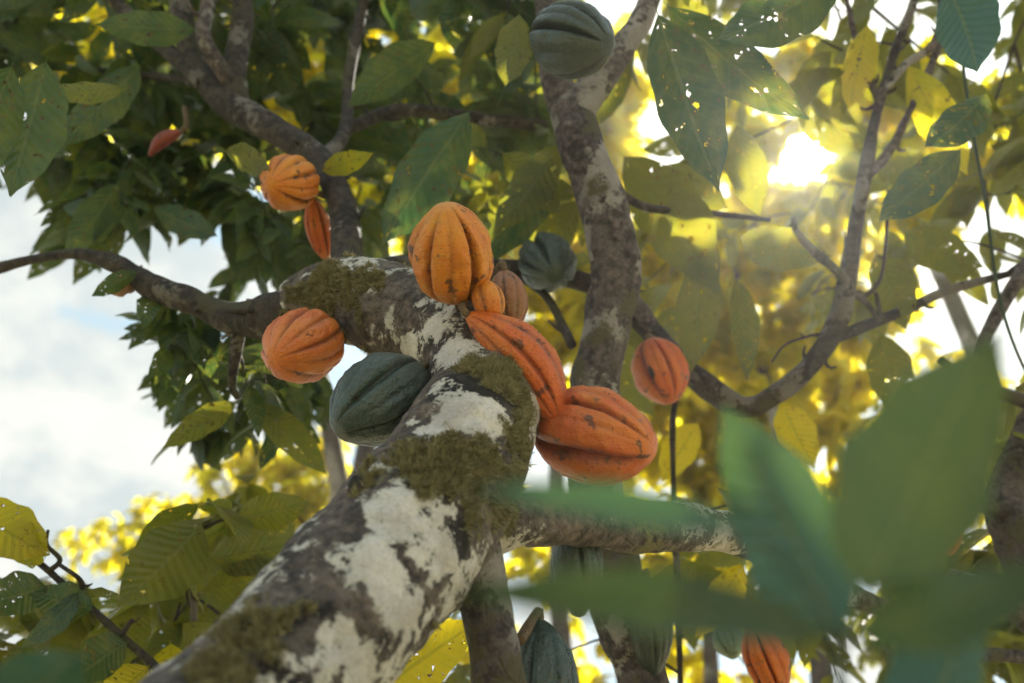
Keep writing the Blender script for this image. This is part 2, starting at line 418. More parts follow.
def scatter(poly, n, d, mind=28, keep=()):
    xs = [p[0] for p in poly]; ys = [p[1] for p in poly]; out = []; pts = []
    tr = 0
    while len(out) < n and tr < n*60:
        tr += 1
        x = random.uniform(min(xs), max(xs)); y = random.uniform(min(ys), max(ys))
        if not inpoly(x, y, poly) or blocked(x, y, 1, keep): continue
        if mind and any((x-a)**2+(y-b)**2 < mind*mind for a, b in pts[-60:]): continue
        pts.append((x, y)); out.append(P(x, y, random.uniform(*d)))
    return out

# ------------------------------------------------------------------ main cacao tree
GZ = 0.0
t1 = thing('cacao_tree', (-.42, .46, 0), 'leaning cacao tree with white lichen patches and moss on its thick trunk, foreground centre', 'tree')
trunk_px = [(262, 700, .80, 84), (345, 607, .90, 83), (413, 525, 1.02, 80), (463, 447, 1.12, 68), (483, 392, 1.22, 56), (456, 343, 1.32, 49),
            (398, 312, 1.42, 46), (345, 300, 1.52, 42), (300, 306, 1.58, 33)]
pts, rad = pxpath(trunk_px)
q_ = P(165, 800, .70); pre = np.array([[-.42, .46, -.12], [-.415, .46, .12], [-.39, .46, .6], [-.32, .47, 1.05], q_])
pts = np.vstack([pre, pts]); rad = np.concatenate([[.15, .115, .09, .078, .070], rad])
V, F, ctr1 = tube(pts, rad, 620, 210, .075, 11)
NV = 620*210
def relief(V, ctr, k, amp):
    n_ = len(ctr)
    for i in range(n_):
        o = V[i*k:(i+1)*k]-ctr[i]; l = np.linalg.norm(o, axis=1)[:, None]
        h = np.array([fbm(p, 55, 3.)+.7*abs(fbm(p, 22, 8.)) for p in V[i*k:(i+1)*k]])[:, None]
        V[i*k:(i+1)*k] = ctr[i]+o*(1+amp*h/np.maximum(l, .01))
    return V
V = relief(V, ctr1, 210, .0022)
vis = V@FWD*0
PR = np.array([proj(v) for v in V])
def seat(x, y):       # world point on the trunk's camera side seen at pixel
    dd = (PR[:, 0]-x)**2+(PR[:, 1]-y)**2
    near = np.where(dd < 150)[0]
    if len(near) == 0: near = np.argsort(dd)[:20]
    return V[near[np.argmin(PR[near, 2])]]
LP = [(482, 404, 40, 1), (455, 412, 30, 1), (512, 412, 30, 1), (440, 415, 16, 1), (425, 505, 60, 1), (445, 550, 50, 1), (385, 510, 36, 1), (410, 590, 55, 1), (455, 490, 40, 1), (390, 560, 40, 1), (440, 490, 30, 1), (350, 640, 45, .85), (390, 560, 45, .95),
      (440, 352, 34, 1), (420, 325, 26, .9), (465, 345, 24, .9), (400, 355, 28, .8), (385, 300, 22, .7), (375, 330, 26, .75), (272, 320, 16, .8), (430, 375, 16, .9), (330, 690, 50, .6), (370, 675, 40, .8), (300, 640, 22, .6),
      (345, 300, 14, .6), (410, 300, 20, .7)]
DP = [(470, 372, 40, 1), (430, 385, 20, .8), (310, 600, 60, .7), (260, 660, 60, .8), (470, 560, 40, .9), (350, 560, 26, .8), (500, 470, 40, 1), (420, 455, 36, 1), (300, 690, 28, .8), (395, 640, 22, .7), (375, 625, 14, .8)]
MP = [(500, 360, 34, 1), (525, 385, 26, 1), (530, 420, 20, 1), (420, 452, 44, 1), (480, 462, 52, 1), (450, 440, 30, 1), (380, 465, 30, .9), (510, 500, 40, 1), (310, 290, 34, 1), (345, 285, 24, .9), (250, 620, 42, .8), (215, 660, 40, .8), (400, 450, 26, 1), (525, 440, 26, 1), (280, 595, 30, .6), (240, 680, 44, .7)]
def patch(lst, sc=1.):
    out = np.zeros(len(V))
    for x, y, r, a in lst:
        c = seat(x, y); d = proj(c)[2]; rr = r/FP*d*sc
        out = np.maximum(out, a*np.clip(1.45-np.linalg.norm(V-c, axis=1)/rr*.95, 0, 1.0))
    return out
fb = np.array([fbm(v, 16, 2.) for v in V]); fb2 = np.array([fbm(v, 30, 7.) for v in V]); fb3 = np.array([fbm(v, 11, 4.) for v in V])
lich = np.clip(patch(LP)*.85+fb*.38+fb2*.16-patch(MP)*.35-patch(DP)*.3, 0, 1)
moss = np.clip(patch(MP, 1.12)*.85+fb3*.45+fb2*.32-patch(LP)*.42, 0, 1)
dark = np.clip(patch(DP, 1.15)*.9+fb3*.5+fb2*.2-.1, 0, 1)
lich = np.maximum(lich, np.clip(.35+fb*.55, 0, .62)*(V[:, 2] > 1.2))
trunk1 = mesh_obj('trunk', V, F, M_bark, t1, attrs=dict(lichen=lich, moss=moss, dark=dark))
# moss tufts: short fibres standing on the mossy bark
cand = np.where((moss+fb2*.25+RS.uniform(-.18, .12, len(V)) > .50) & (V[:, 2] > 1.3))[0]
cand = cand[cand < NV]
def fibres(cand, V, ctr, n, ln):
    v, f = [], []
    for q in RS.choice(cand, n):
        p = V[q]+RS.normal(0, .0018, 3)
        c = ctr[np.argmin(np.sum((ctr-p)**2, 1))]; o = p-c; o /= np.linalg.norm(o)
        d = o+RS.normal(0, .55, 3)+np.array([0, 0, -.3]); d /= np.linalg.norm(d)
        s = np.cross(d, RS.normal(0, 1, 3)); s /= np.linalg.norm(s)
        l = ln*RS.uniform(.35, 1.2)*max(.35, 1+1.3*noise.noise(Vector(p)*90)); w = .0008*RS.uniform(.7, 1.5)
        b = len(v); v += [p-s*w-o*.001, p+s*w-o*.001, p+d*l+RS.normal(0, .0008, 3)]; f.append([b, b+1, b+2])
    return np.array(v), np.array(f)
mv, mf = fibres(cand, V, ctr1, 60000, .0072)
mo = mesh_obj('moss', mv, mf, M_moss, t1, smooth=False); tag(mo, 'short green brown moss growing over the trunk', kind='stuff')
# bumps and knots on the trunk
def knot(parent, p, r, m, d=None, name='knot'):
    n_, k_ = 10, 16
    d = np.array(d if d is not None else [0, 0, 1.]); d = d/np.linalg.norm(d)
    V_, F_, _ = tube([p-d*r*1.2, p-d*r*.3, p+d*r*.5, p+d*r*.9], [r*1.4, r*1.15, r*.85, r*.45], n_, k_, .25, 60)
    return mesh_obj(name, V_, F_, m, parent, attrs=bark_attrs(V_, .1, .2))
knot(t1, seat(352, 478)+DIR(-.4, -.8, 0)*.004, .009, M_twig, DIR(-.2, -1, -.3))
knot(t1, P(118, 287, 1.70), .016, M_knot, DIR(-.1, .4, -.8))

sk = [c for c in ctr1[340:]]
LB = {}
def l1(path, **k):
    o, c = limb('branch', t1, path, k.pop('m', M_bark2), **k); sk.extend(list(c)); return c
l1([(325, 305, 1.55, 30), (285, 312, 1.58, 27), (240, 320, 1.62, 17), (200, 305, 1.66, 14), (155, 288, 1.70, 13), (118, 265, 1.73, 9), (80, 254, 1.76, 6), (40, 258, 1.8, 5), (0, 268, 1.84, 5), (-60, 290, 1.9, 4)], n=120, k=32, rough=.2, m=M_twig, lich=.1, moss=.1)
l1([(345, 290, 1.55, 22), (346, 255, 1.62, 17), (342, 205, 1.72, 15), (318, 160, 1.82, 14), (275, 130, 1.9, 13), (235, 108, 1.98, 15), (200, 72, 2.05, 12), (183, 20, 2.12, 11), (178, -60, 2.25, 11)], n=140, k=36, rough=.16, lich=.15, moss=.2, m=M_twig)
l1([(238, 112, 1.98, 15), (235, 70, 2.02, 12), (242, 20, 2.1, 11), (240, -60, 2.2, 10)], n=60, lich=.2, m=M_twig)
l1([(205, 85, 2.02, 9), (168, 50, 2.1, 8), (140, 25, 2.16, 7), (105, -10, 2.25, 6), (70, -60, 2.35, 5)], n=60, m=M_twig)
l1([(238, 95, 2.0, 9), (205, 40, 1.98, 8), (207, 10, 2.02, 7), (215, -50, 2.1, 6)], n=50, lich=.35)
l1([(240, 320, 1.62, 8), (236, 350, 1.62, 7), (232, 385, 1.62, 4.5), (238, 398, 1.62, 3)], n=30, m=M_twig)
l1([(335, 285, 1.62, 10), (390, 268, 1.75, 12), (460, 268, 1.88, 11), (530, 272, 1.95, 10), (600, 288, 2.0, 10), (650, 330, 2.0, 11), (695, 378, 1.98, 12), (738, 407, 1.95, 12)], n=110, k=24, m=M_twig)
l1([(270, 128, 1.9, 6), (200, 85, 2.1, 4.5), (140, 75, 2.3, 4), (70, 68, 2.5, 3)], n=40, m=M_twig)
l1([(345, 130, 2.0, 7), (400, 110, 2.1, 7), (470, 118, 2.2, 7), (545, 125, 2.3, 5)], n=50, m=M_twig)
l1([(318, 165, 1.82, 8), (345, 130, 1.95, 7), (350, 70, 2.1, 6), (370, -30, 2.3, 5)], n=40, m=M_twig)
# low limb to the right
l1([(470, 530, 1.06, 34), (520, 520, 1.10, 28), (580, 521, 1.17, 26), (650, 528, 1.26, 25), (710, 530, 1.34, 22), (760, 545, 1.42, 16), (840, 590, 1.55, 12), (900, 615, 1.65, 9)], n=150, k=48, rough=.16, m=M_bark, lich=.40, moss=.36, nscale=18)
l1([(470, 530, 1.05, 30), (482, 590, 1.04, 27), (495, 650, 1.02, 27), (500, 720, 1.0, 30)], n=50, k=30, rough=.14, lich=.15, moss=.4)

# right-hand branches off the node at (740, 408)
t2 = thing('cacao_tree', P(640, 1500, 1.7)*[1, 1, 0], 'slender cacao tree with grey purplish trunk forking upward behind the orange pods', 'tree')
sk2 = []
def l2(path, name='branch', **k):
    o, c = limb(name, t2, path, k.pop('m', M_bark2), **k); sk2.extend(list(c)); return c
b2 = P(648, 690, 1.62)
pp, rr = pxpath([(648, 720, 1.60, 27), (625, 620, 1.66, 31), (598, 500, 1.7, 27), (594, 400, 1.72, 27), (606, 330, 1.74, 26), (615, 270, 1.76, 27), (604, 205, 1.79, 25), (584, 150, 1.82, 23), (570, 115, 1.85, 22), (560, 90, 1.88, 17)])
base2 = pp[0].copy(); pp = np.vstack([[base2[0]+.06, base2[1]-.05, -.1], [base2[0]+.05, base2[1]-.04, .5], [base2[0]+.02, base2[1]-.02, 1.1], pp])
rr = np.concatenate([[.09, .07, .055], rr])
t2.location = (pp[0][0], pp[0][1], 0)
V2, F2, c2 = tube(pp, rr*.93, 260, 56, .13, 16)
a2 = bark_attrs(V2, .30, .15, s=14, seed=3)
mesh_obj('trunk', V2, F2, M_bark2, t2, attrs=a2); sk2 += list(c2[140:])
l2([(572, 130, 1.84, 17), (556, 80, 1.87, 15), (550, 40, 1.9, 12), (546, 0, 1.95, 11), (540, -60, 2.0, 10)], n=60, k=24)
l2([(574, 120, 1.84, 18), (595, 85, 1.86, 17), (622, 48, 1.9, 14), (645, 12, 1.95, 12), (665, -50, 2.05, 10)], n=70, k=28, lich=.35)
l2([(695, 376, 1.98, 11), (738, 407, 1.95, 12), (775, 395, 1.94, 10), (810, 365, 1.93, 10), (835, 325, 1.92, 11), (846, 285, 1.92, 9), (855, 230, 1.94, 8), (864, 180, 1.96, 7), (875, 120, 2.0, 6), (892, 60, 2.05, 5), (918, -10, 2.1, 4), (930, -60, 2.2, 3)], n=160, k=20, m=M_twig, rough=.2)
l2([(598, 380, 1.76, 14), (620, 300, 1.88, 10), (640, 310, 1.97, 9), (655, 335, 2.0, 9)], n=40, m=M_bark2)
l2([(828, 340, 1.92, 6), (860, 328, 1.94, 6), (900, 312, 1.98, 5), (950, 290, 2.02, 4.5), (1024, 270, 2.1, 4), (1080, 255, 2.2, 3)], n=80, rough=.2, m=M_twig)
l2([(850, 288, 1.92, 5), (838, 272, 1.9, 5), (815, 252, 1.88, 4.5), (797, 232, 1.86, 4), (793, 218, 1.84, 2.5)], n=40, rough=.2, m=M_twig)
l2([(866, 178, 1.96, 4.5), (890, 150, 1.98, 4.5), (915, 100, 2.02, 4), (938, 45, 2.08, 4), (942, -20, 2.15, 3)], n=60, rough=.2)
l2([(880, 105, 2.0, 4), (866, 70, 2.0, 3.5), (856, 40, 2.0, 3), (842, -20, 2.0, 2.5)], n=40, rough=.2)
l2([(880, 95, 2.0, 4.5), (905, 65, 2.0, 4.5), (935, 40, 2.0, 4), (950, -30, 2.05, 3)], n=40, rough=.2)
l2([(850, 290, 1.92, 3), (868, 305, 1.92, 2.5), (880, 320, 1.92, 2.5), (876, 292, 1.92, 2)], n=30, rough=.2, m=M_twig)
l2([(860, 300, 1.92, 3), (880, 280, 1.92, 2), (886, 240, 1.92, 1.8), (888, 190, 1.93, 1.6)], n=30, m=M_twig)
l2([(838, 330, 1.92, 2), (810, 336, 1.9, 1.5), (785, 345, 1.88, 1.2), (772, 362, 1.87, 1)], n=30, m=M_twig)
l2([(572, 345, 1.74, 5), (560, 320, 1.8, 4.5), (545, 295, 1.85, 4), (520, 278, 1.9, 3)], n=30, m=M_twig)
l2([(680, 385, 1.98, 4), (673, 420, 1.98, 3.5), (674, 500, 1.95, 3.5), (678, 600, 1.9, 3.5), (682, 740, 1.85, 3.5)], n=60, m=M_twig, rough=.2)
l2([(590, 165, 1.83, 4), (640, 205, 1.9, 4), (700, 212, 1.95, 3.5), (770, 220, 1.95, 2.5)], n=40, m=M_twig)

# third tree at the right edge
t3 = thing('cacao_tree', (1.3, 1.1, 0), 'dark cacao tree with thick crooked branches at the lower right edge', 'tree')
sk3 = []
def l3(path, name='branch', **k):
    o, c = limb(name, t3, path, k.pop('m', M_bark2), **k); sk3.extend(list(c)); return c
pp, rr = pxpath([(1090, 680, 1.75, 34), (1050, 600, 1.8, 30), (1020, 540, 1.85, 26), (1010, 500, 1.9, 24), (1030, 440, 1.95, 20), (1060, 380, 2.0, 16)])
pp = np.vstack([[pp[0][0]+.1, pp[0][1], -.1], [pp[0][0]+.08, pp[0][1], .6], [pp[0][0]+.04, pp[0][1], 1.2], pp]); rr = np.concatenate([[.1, .08, .07], rr])
t3.location = (pp[0][0], pp[0][1], 0)
V3, F3, c3 = tube(pp, rr, 160, 30, .16, 16); mesh_obj('trunk', V3, F3, M_bark2, t3, attrs=bark_attrs(V3, .15, .3)); sk3 += list(c3[90:])
l3([(1040, 625, 1.8, 18), (1000, 600, 1.75, 14), (965, 585, 1.7, 11), (950, 575, 1.7, 7)], n=50, rough=.2)
l3([(1060, 520, 1.9, 10), (1010, 512, 1.85, 9), (965, 500, 1.8, 8), (920, 492, 1.78, 5)], n=50, rough=.2, m=M_twig)
l3([(1060, 660, 1.8, 8), (990, 655, 1.7, 7), (940, 660, 1.65, 6), (905, 640, 1.62, 6), (880, 620, 1.6, 5)], n=50, rough=.2)
l3([(1050, 410, 1.95, 7), (1010, 396, 1.95, 6), (970, 385, 1.95, 5), (940, 360, 1.95, 4)], n=40, rough=.2, m=M_twig)
l3([(1060, 230, 2.1, 9), (1030, 262, 2.05, 8), (1005, 300, 2.0, 7), (985, 340, 1.97, 6), (975, 385, 1.95, 5)], n=40, rough=.15, m=M_bark2)
l3([(1058, 380, 2.0, 15), (1080, 300, 2.1, 13), (1062, 225, 2.1, 9), (1060, 100, 2.2, 9), (1075, -60, 2.3, 7)], n=50)

# ------------------------------------------------------------------ pods
def pod(cx, cy, d, wpx, L, ax, mname, label, ribs=10, depth=.075, tip=.55, neck=.75, curve=0., attach=None, group='cacao pods growing on the trees', lump=.05, flat=.5, cat='cacao pod', split=None):
    A = DIR(*ax); Wd = wpx/FP*d; ctr = P(cx, cy, d)
    root = thing('cacao_pod', ctr-A*L/2, label, cat, group)
    ns, nk = 90, 160
    s = np.linspace(0, 1, ns); s = .5-.5*np.cos(s*math.pi)
    prof = np.clip(1-np.abs(2*s-1)**2.3, 0, 1)**.5
    prof *= np.where(s < .5, neck+(1-neck)*np.sin(s*math.pi), tip+(1-tip)*np.cos((s-.5)*math.pi)**.8)
    prof = prof+.05*np.exp(-((s-.985)/.03)**2)*np.clip((1-s)/.02, 0, 1)
    prof /= prof.max()
    X = np.cross(A, [0.21, .13, .9]); X /= np.linalg.norm(X); Y = np.cross(A, X)
    th = np.linspace(0, 2*math.pi, nk, endpoint=False)
    seed = random.random()*50
    V, fu = [], []
    sidev = np.cross(A, FWD); sidev /= np.linalg.norm(sidev)
    phase = random.random()*6
    jig = [1+.35*math.sin(seed+i*2.3) for i in range(ribs+1)]
    for i in range(ns):
        c = ctr+A*(s[i]-.5)*L+sidev*curve*L*((2*s[i]-1)**2)
        fade = min(1, prof[i]*1.25)
        tw = th+.12*math.sin(s[i]*3+seed)
        tw = tw+.16*np.sin(th*2+seed)+.09*np.sin(th*3+seed*2)
        wr = np.array([noise.noise(Vector((math.cos(a_)*7+seed, math.sin(a_)*7, s[i]*5))) for a_ in th])
        q = (tw*ribs/(2*math.pi)+phase) % ribs
        g = np.abs(np.sin(math.pi*q))                      # 0 in furrow, 1 on the ridge
        amt = np.array([jig[int(a+.5) % ribs] for a in q])
        alt = np.where((np.floor(q+.5) % 2) == 0, 1.7, .5) if ribs == 10 else 1.2
        fr = (1-g)**1.9*amt*alt*fade
        for j in range(nk):
            dr = math.cos(th[j])*X+math.sin(th[j])*Y
            p = Vector((c+dr*Wd*.5*prof[i]))
            nz = noise.noise(p*38+Vector((seed, 0, 0)))*lump+noise.noise(p*95+Vector((0, seed, 0)))*lump*.45+noise.noise(p*15+Vector((seed, 0, seed)))*lump*.8+max(0, noise.noise(p*190+Vector((seed, 9, 0))))*lump*.55-abs(noise.noise(p*60+Vector((1, 9, seed))))*lump*.35
            r = Wd*.5*prof[i]*(1-depth*1.75*fr[j]+nz+.020*wr[j]*fade)
            V.append(c+dr*r)
        fu.append(np.clip(fr, 0, 1))
    V = np.array(V); fu = np.concatenate(fu)
    idx = np.arange(ns*nk).reshape(ns, nk)
    F = np.stack([idx[:-1], np.roll(idx[:-1], -1, 1), np.roll(idx[1:], -1, 1), idx[1:]], -1).reshape(-1, 4)
    o = mesh_obj('husk', V, F, PM[mname], root, attrs=dict(furrow=fu))
    st = ctr-A*L*.485+sidev*curve*L*.9
    e = P(*attach) if attach else st-A*.03
    Vs, Fs, _ = tube([st+A*.006, st-A*.012+RS.normal(0, .001, 3), e], [.0052, .0048, .0065], 14, 12, .15, 90)
    mesh_obj('stem', Vs, Fs, M_stem, root, attrs=bark_attrs(Vs))
    if split:
        px, py, rx = split
        dv = P(px, py, d)-ctr
        pr = np.array([proj(v) for v in V]); k = np.argmin((pr[:, 0]-px)**2+(pr[:, 1]-py)**2+np.where(pr[:, 2] > d, 1e6, 0))
        c = V[k]; nrm = c-ctr; nrm -= A*(nrm@A); nrm /= np.linalg.norm(nrm)
        Vk, Fk, _ = tube([c-A*.014+nrm*.0005, c-A*.006-nrm*.0005, c+A*.004-nrm*.0005, c+A*.014+nrm*.0005], [.001, .0042, .0046, .001], 16, 12, .2, 120)
        so = mesh_obj('wound', Vk, Fk, M_twig, root, attrs=bark_attrs(Vk, 0, 0)); so['label'] = 'dark sunken wound in the husk'
    return root
pod(452, 254, 1.22, 85, .132, (-.10, -1, -.62), 'amber', 'big amber orange cacao pod standing upright on top of the mossy trunk', tip=.72, neck=.95, depth=.09, attach=(462, 300, 1.27))
pod(523, 357, 1.195, 60, .172, (.66, .76, -.12), 'orange', 'long slender orange cacao pod lying along the right side of the trunk', ribs=7, depth=.06, tip=.8, neck=.5, curve=-.10, attach=(484, 300, 1.30))
pod(594, 436, 1.20, 97, .160, (1, .18, -.62), 'orange', 'large orange cacao pod with purple blotches right of the trunk above the low limb', tip=.72, neck=.9, depth=.085, attach=(535, 425, 1.2))
pod(303, 346, 1.36, 76, .135, (-.45, .30, -1.05), 'coral', 'coral orange cacao pod hanging below the left branch, left of the green pod', tip=.72, neck=.85, attach=(330, 318, 1.45))
pod(380, 399, 1.19, 88, .138, (-.72, .55, -.60), 'green', 'blue green unripe cacao pod beside the left edge of the trunk', tip=.72, neck=.85, depth=.06, attach=(432, 372, 1.27))
pod(290, 183, 1.70, 57, .12, (-.35, .22, -1), 'amber', 'small orange cacao pod high on the upright left limb', tip=.75, neck=.85, attach=(322, 172, 1.82))
pod(319, 229, 1.80, 26, .12, (.18, 1, .4), 'orange', 'narrow orange pod half hidden behind the upright left limb', tip=.7, attach=(335, 200, 1.75))
pod(572, 40, 1.55, 76, .15, (.80, .35, -.75), 'dark', 'dark green deeply ribbed cacao pod hanging in the fork at the top centre', depth=.15, tip=.8, neck=.9, attach=(545, 20, 1.88), lump=.03)
pod(547, 262, 1.85, 58, .16, (.15, .35, -.9), 'dark', 'shaded dark green pod behind, between the amber pod and the slender trunk', depth=.09, tip=.8, attach=(540, 272, 1.95))
pod(660, 371, 1.86, 56, .13, (.30, 1, -.3), 'red', 'red orange cacao pod with a dark wound hanging behind the right branch', tip=.75, neck=.85, attach=(668, 350, 2.0), split=(652, 372, 6))
pod(577, 566, 1.20, 52, .12, (.02, 1, -.25), 'green', 'green cacao pod hanging straight under the low right limb', depth=.05, attach=(577, 535, 1.19))
pod(541, 684, 1.10, 76, .14, (.02, 1, -.5), 'green', 'glossy dark green cacao pod cut off by the bottom edge of the photo', depth=.07, attach=(520, 640, 1.06))
pod(650, 628, 1.62, 46, .16, (.05, 1, -.1), 'dark', 'long dark green pod hanging against the slender trunk near the bottom', depth=.05, tip=.5, attach=(640, 585, 1.66))
pod(766, 660, 1.60, 44, .13, (.35, 1, -.1), 'red', 'red orange pod with brown streaks at the bottom right of centre', depth=.11, tip=.6, attach=(752, 622, 1.5))
pod(945, 526, 1.72, 34, .10, (.1, 1, -.1), 'red', 'small blurred red orange pod behind the large foreground leaf', tip=.6, attach=(950, 500, 1.80))
pod(163, 140, 2.0, 15, .085, (-.8, .6, 0), 'maroon', 'thin dark maroon young pod in the upper left canopy', ribs=5, tip=.5, curve=.1, attach=(185, 108, 2.05))
pod(729, 640, 1.75, 33, .07, (.1, .7, -.7), 'pale', 'small pale green striped pod near the bottom right of centre', depth=.05, attach=(730, 610, 1.8))
pod(508, 300, 1.38, 40, .085, (.15, 1, -.1), 'brown', 'brownish orange pod partly behind the amber pod and the long slender pod', tip=.8, neck=.85, attach=(490, 285, 1.45))
pod(488, 300, 1.215, 33, .055, (.35, 1, -.25), 'amber', 'tiny bright amber pod squeezed between the big amber pod and the long slender pod', ribs=5, depth=.05, tip=.85, attach=(470, 292, 1.27))

# ------------------------------------------------------------------ foreground shoot (blurred)
fs = thing('young_cacao_shoot', (.28, .33, 0), 'blurred young cacao shoot with broad green leaves close to the lens at the lower right', 'shoot')
sp = np.vstack([[.24, .24, -.05], [.25, .25, .6], [.22, .28, 1.1], P(880, 800, .31), P(850, 665, .31), P(844, 632, .31)])
Vs, Fs, _ = tube(sp, [.012, .009, .006, .0028, .0018, .0014], 60, 10, .05, 40)
fs.location = (sp[0][0], sp[0][1], 0)
mesh_obj('stem', Vs, Fs, M_vine, fs)
hero(fs, M_leaf_near, 862, 610, .31, 990, 325, .35, 150, bend=.5, fold=.10, roll=.10, label='large dark green blurred leaf', rnd=.31)
hero(fs, M_leaf_teal, 846, 650, .38, 712, 412, .43, 118, bend=.7, fold=.15, roll=-.3, label='bluish green leaf pointing up to the left', rnd=.52)
hero(fs, M_leaf_near, 842, 642, .29, 455, 608, .28, 66, bend=.9, fold=.25, up=UPV*.6-FWD*.8, label='olive leaf arching to the left', rnd=.77)
hero(fs, M_leaf_near, 846, 640, .31, 1060, 560, .31, 78, bend=.4, fold=.1, roll=-.3, label='olive leaf reaching to the right edge', rnd=.65)
hero(fs, M_leaf_teal, 760, 535, .31, 468, 506, .30, 42, bend=.6, fold=.3, up=UPV*.6-FWD*.8, label='narrow grey green leaf crossing in front of the low limb', rnd=.12)
pt = np.vstack([P(846, 650, .31), P(815, 600, .31), P(760, 536, .31)]); Vs, Fs, _ = tube(pt, [.0014, .0012, .001], 20, 6); mesh_obj('petiole', Vs, Fs, M_vine, fs)
hero(fs, M_leaf_teal, 900, 790, .42, 985, 600, .46, 95, bend=.4, roll=.2, label='teal leaf at the bottom right corner', rnd=.42)
gs = thing('young_cacao_shoot', (-.3, .3, 0), 'blurred dark green leaf shoot at the bottom left corner', 'shoot')
sp = np.vstack([[-.3, .28, -.05], [-.3, .28, .7], P(-60, 800, .5), P(-30, 740, .5)]); gs.location = (-.3, .28, 0)
Vs, Fs, _ = tube(sp, [.01, .007, .002, .0014], 40, 8); mesh_obj('stem', Vs, Fs, M_vine, gs)
hero(gs, M_leaf_teal, -40, 745, .5, 85, 655, .5, 90, bend=.6, roll=.2, rnd=.3)

# ------------------------------------------------------------------ canopy
SUNK = [(803, 155, 24)]
PODK = [(290, 183, 34), (572, 40, 46), (660, 372, 34), (547, 262, 20)]
# hand-set leaves of the main tree
def h1(*a, m=M_leaf_dark, **k): return hero(t1, m, *a, **k)
def h2(*a, m=M_leaf_olive, **k): return hero(t2, m, *a, **k)
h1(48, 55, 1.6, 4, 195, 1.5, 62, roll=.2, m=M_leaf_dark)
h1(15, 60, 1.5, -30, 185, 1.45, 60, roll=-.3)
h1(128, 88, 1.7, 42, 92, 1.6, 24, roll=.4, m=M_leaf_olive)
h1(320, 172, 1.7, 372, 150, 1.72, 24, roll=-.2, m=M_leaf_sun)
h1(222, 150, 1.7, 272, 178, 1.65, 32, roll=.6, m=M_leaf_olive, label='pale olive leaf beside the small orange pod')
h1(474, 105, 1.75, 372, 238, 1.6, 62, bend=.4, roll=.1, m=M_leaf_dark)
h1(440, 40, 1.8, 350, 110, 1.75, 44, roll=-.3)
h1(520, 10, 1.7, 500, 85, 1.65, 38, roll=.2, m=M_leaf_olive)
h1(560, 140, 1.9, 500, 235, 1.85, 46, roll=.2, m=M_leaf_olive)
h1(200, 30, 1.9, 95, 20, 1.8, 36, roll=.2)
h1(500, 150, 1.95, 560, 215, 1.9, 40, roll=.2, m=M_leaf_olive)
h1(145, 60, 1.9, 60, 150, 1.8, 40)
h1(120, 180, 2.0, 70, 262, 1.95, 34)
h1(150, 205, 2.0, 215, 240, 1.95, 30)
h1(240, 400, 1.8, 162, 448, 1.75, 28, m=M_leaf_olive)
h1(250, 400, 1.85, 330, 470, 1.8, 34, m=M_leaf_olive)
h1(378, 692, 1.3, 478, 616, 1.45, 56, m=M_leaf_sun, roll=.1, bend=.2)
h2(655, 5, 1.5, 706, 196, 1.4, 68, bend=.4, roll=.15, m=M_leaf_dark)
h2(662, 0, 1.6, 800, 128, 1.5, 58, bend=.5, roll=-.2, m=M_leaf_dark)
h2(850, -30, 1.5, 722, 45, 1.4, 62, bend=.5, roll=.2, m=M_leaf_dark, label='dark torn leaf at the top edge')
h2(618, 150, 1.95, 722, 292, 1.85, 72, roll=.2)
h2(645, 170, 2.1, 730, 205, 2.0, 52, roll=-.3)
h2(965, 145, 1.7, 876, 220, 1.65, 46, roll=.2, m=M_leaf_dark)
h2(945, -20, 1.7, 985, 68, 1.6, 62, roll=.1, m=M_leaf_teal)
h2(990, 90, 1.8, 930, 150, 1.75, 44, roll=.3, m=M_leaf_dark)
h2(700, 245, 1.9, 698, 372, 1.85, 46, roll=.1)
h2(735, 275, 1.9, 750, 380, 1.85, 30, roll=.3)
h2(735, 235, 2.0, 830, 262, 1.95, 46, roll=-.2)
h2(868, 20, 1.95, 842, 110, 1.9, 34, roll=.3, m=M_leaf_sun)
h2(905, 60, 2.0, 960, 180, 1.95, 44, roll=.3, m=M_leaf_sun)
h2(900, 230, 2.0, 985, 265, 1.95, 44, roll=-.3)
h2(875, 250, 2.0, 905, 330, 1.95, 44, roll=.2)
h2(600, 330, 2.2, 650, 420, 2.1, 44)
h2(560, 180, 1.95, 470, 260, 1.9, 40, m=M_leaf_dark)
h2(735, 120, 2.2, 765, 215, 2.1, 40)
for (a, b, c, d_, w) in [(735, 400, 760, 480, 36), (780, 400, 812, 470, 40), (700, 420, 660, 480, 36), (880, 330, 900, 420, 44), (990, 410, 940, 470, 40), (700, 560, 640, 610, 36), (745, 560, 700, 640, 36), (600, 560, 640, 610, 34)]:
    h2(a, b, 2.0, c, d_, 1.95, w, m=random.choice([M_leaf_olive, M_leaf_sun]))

f1 = Foliage(sk)
polyA = [(-60, -80), (540, -80), (545, 190), (470, 245), (400, 255), (345, 285), (250, 290), (240, 215), (180, 200), (120, 235), (85, 250), (60, 190), (-60, 170)]
polyB = [(145, 300), (240, 310), (330, 380), (330, 430), (240, 430), (190, 440), (150, 370)]
f1.grow(scatter(polyA, 140, (2.2, 3.5), 19), L=(.11, .22), keep=PODK+[(390, 55, 20), (455, 62, 18), (475, 95, 16), (425, 195, 14), (365, 192, 16), (180, 128, 14), (275, 10, 16), (350, 235, 12), (100, 15, 16), (500, 25, 14), (330, 60, 12), (440, 140, 14), (210, 170, 14), (520, 225, 18), (300, 245, 12)])
polyF = [(60, 150), (150, 130), (250, 180), (340, 250), (340, 290), (240, 285), (235, 215), (180, 195), (120, 230), (70, 245)]
f1.grow(scatter(polyF, 34, (2.0, 2.8), 9), L=(.07, .12), nl=(6, 9), r=(.003, .001), spread=.14)
